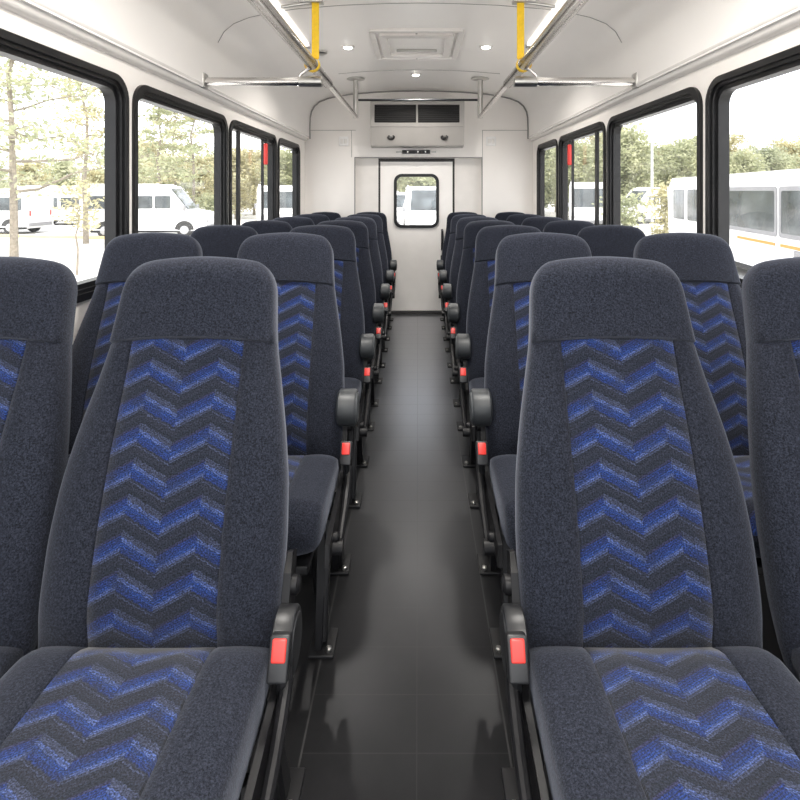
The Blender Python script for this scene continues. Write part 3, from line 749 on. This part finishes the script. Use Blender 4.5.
big = mk(3, M['leaf_pale'], H=10.5, R=3.9, kind='lacy', nb=26, leaves=4300, ls=.12, trunk_r=.13, z0=.2)
tree_obj('lacy_tree', 'large pale green tree with layered branches outside the nearest left window', (pxy(14, 17), 17, GZ), big, None)
slim = mk(9, M['leaf_yel'], H=9.5, R=2.0, kind='lacy', nb=16, leaves=1500, ls=.12, trunk_r=.12, z0=.35)
tree_obj('slender_tree', 'slender sparse tree with bare upper trunk near the first left window pillar', (pxy(86, 23), 23, GZ), slim, None)
sap = mk(5, M['leaf_yel'], H=2.5, R=.9, kind='lacy', nb=9, leaves=420, ls=.075, trunk_r=.035, z0=.5)
tree_obj('sapling', 'small thin sapling planted in the pale car park outside the left window', (pxy(77, 14.4), 14.4, GZ), sap, None)
tallm = [mk(20+k, M['leaf_yel'] if k else M['leaf_pale'], H=9.5, R=2.4, kind='lacy', nb=16, leaves=1300, ls=.16, trunk_r=.10, z0=.3) for k in range(2)]
for px, d, k, s in ((160, 31, 0, 'leftmost'), (174, 33, 1, 'middle'), (193, 30, 0, 'rightmost')):
    tree_obj('slender_tree', 'tall thin tree rising above the white van, %s of three in the left second window' % s, (pxy(px, d), d, GZ), tallm[k], None, group='tall thin trees on the left', rz=px)
bush = [mk(40+k, (M['leaf_pale'], M['leaf_yel'], M['leaf_dark'])[k], H=5.2, R=2.25, kind='bushy', nb=26, leaves=6500, ls=.15, trunk_r=.12, z0=.12) for k in range(3)]
rnd = random.Random(11)
for j, px in enumerate((-10, 30, 62, 95, 120, 146, 172, 198, 216, 236, 254, 270, 286, 302, 330, 360)):
    d = (43, 50, 57)[j % 3]+rnd.uniform(-.6, .6)
    tree_obj('leafy_tree', 'rounded leafy tree in the tree line beyond the car park on the left', (pxy(px, d), d, GZ), bush[j % 2 if j < 10 else (j % 3)], None, group='left tree line', rz=rnd.uniform(0, 6), sc=rnd.uniform(1.0, 1.25)*(.72 if px < 120 else .9)*d/48)
for j, px in enumerate((385, 402, 418, 434, 455)):
    d = (38, 46, 54)[j % 3]
    tree_obj('leafy_tree', 'rounded leafy tree in the tree line behind the rear door window', (pxy(px, d), d, GZ), bush[j % 3], None, group='rear tree line', rz=rnd.uniform(0, 6), sc=rnd.uniform(1.0, 1.2)*d/45)
for j, px in enumerate((520, 540, 556, 574, 592, 610, 626, 642, 660, 680, 700, 722, 745, 768, 792, 820)):
    d = (43, 50, 57)[j % 3]+rnd.uniform(-.6, .6)
    sc = rnd.uniform(1.0, 1.22) * (1.25 if px in (610, 626) else 1.0) * (.85 if px in (642, 660) else 1)
    tree_obj('leafy_tree', 'rounded leafy tree in the tree line beyond the car park on the right', (pxy(px, d), d, GZ), bush[(0, 2, 1)[j % 3]], None, group='right tree line', rz=rnd.uniform(0, 6), sc=sc*d/47)
shr = mk(60, M['leaf_yel'], H=2.5, R=.5, kind='bushy', nb=14, leaves=900, ls=.12, trunk_r=.04, z0=.06)
tree_obj('shrub', 'narrow upright shrub at the far end of the orange striped bus', (pxy(665, 24), 24, GZ), shr, None, cat='shrub')
shr2 = mk(61, M['leaf_pale'], H=1.7, R=1.1, kind='bushy', nb=14, leaves=1200, ls=.12, trunk_r=.05, z0=.06)
tree_obj('shrub', 'low rounded shrub in front of the van beyond the right second window', (pxy(625, 29), 29, GZ), shr2, None, cat='shrub')
tree_obj('shrub', 'low rounded shrub beyond the nose of the left white van', (pxy(209, 30), 30, GZ), shr2, None, cat='shrub', rz=1.3)

# ------------------------------------------------------------------ sky, sun, camera
w = bpy.data.worlds.new('World'); S.world = w; w.use_nodes = True; nt = w.node_tree; bg = nt.nodes['Background']
tc = nt.nodes.new('ShaderNodeTexCoord'); mp = nt.nodes.new('ShaderNodeMapping'); mp.inputs['Scale'].default_value = (1, 1, 3.5)
ns = nt.nodes.new('ShaderNodeTexNoise'); ns.inputs['Scale'].default_value = 2.6; ns.inputs['Detail'].default_value = 6; ns.inputs['Roughness'].default_value = .55
rp = nt.nodes.new('ShaderNodeValToRGB'); rp.color_ramp.elements[0].position = .35; rp.color_ramp.elements[0].color = (.80, .84, .90, 1)
rp.color_ramp.elements[1].position = .62; rp.color_ramp.elements[1].color = (1.0, 1.0, 1.0, 1)
nt.links.new(tc.outputs['Generated'], mp.inputs[0]); nt.links.new(mp.outputs[0], ns.inputs['Vector']); nt.links.new(ns.outputs['Fac'], rp.inputs[0]); nt.links.new(rp.outputs[0], bg.inputs[0])
bg.inputs[1].default_value = 2.3
sun = bpy.data.lights.new('sun', 'SUN'); sun.energy = 4.0; sun.angle = math.radians(25); sun.color = (1, .96, .9)
so = bpy.data.objects.new('sun', sun); COL.objects.link(so); so.rotation_euler = (math.radians(38), 0, math.radians(15)); so.location = (0, 0, 20)
cam = bpy.data.cameras.new('camera'); co = bpy.data.objects.new('camera', cam); COL.objects.link(co); S.camera = co
co.location = (0, 0, E); co.rotation_euler = (PI/2, 0, 0)
cam.sensor_width = 36; cam.lens = 36*530/800; cam.shift_x = -(418-400)/800; cam.shift_y = -(400-191)/800; cam.clip_start = .02; cam.clip_end = 400
S.view_settings.view_transform = 'Standard'; S.view_settings.look = 'None'; S.view_settings.gamma = 1; S.view_settings.use_curve_mapping = False
S.view_settings.exposure = .54
S.cycles.use_denoising = True; S.cycles.max_bounces = 10; S.cycles.diffuse_bounces = 6; S.cycles.transparent_max_bounces = 16; S.cycles.sample_clamp_indirect = 6
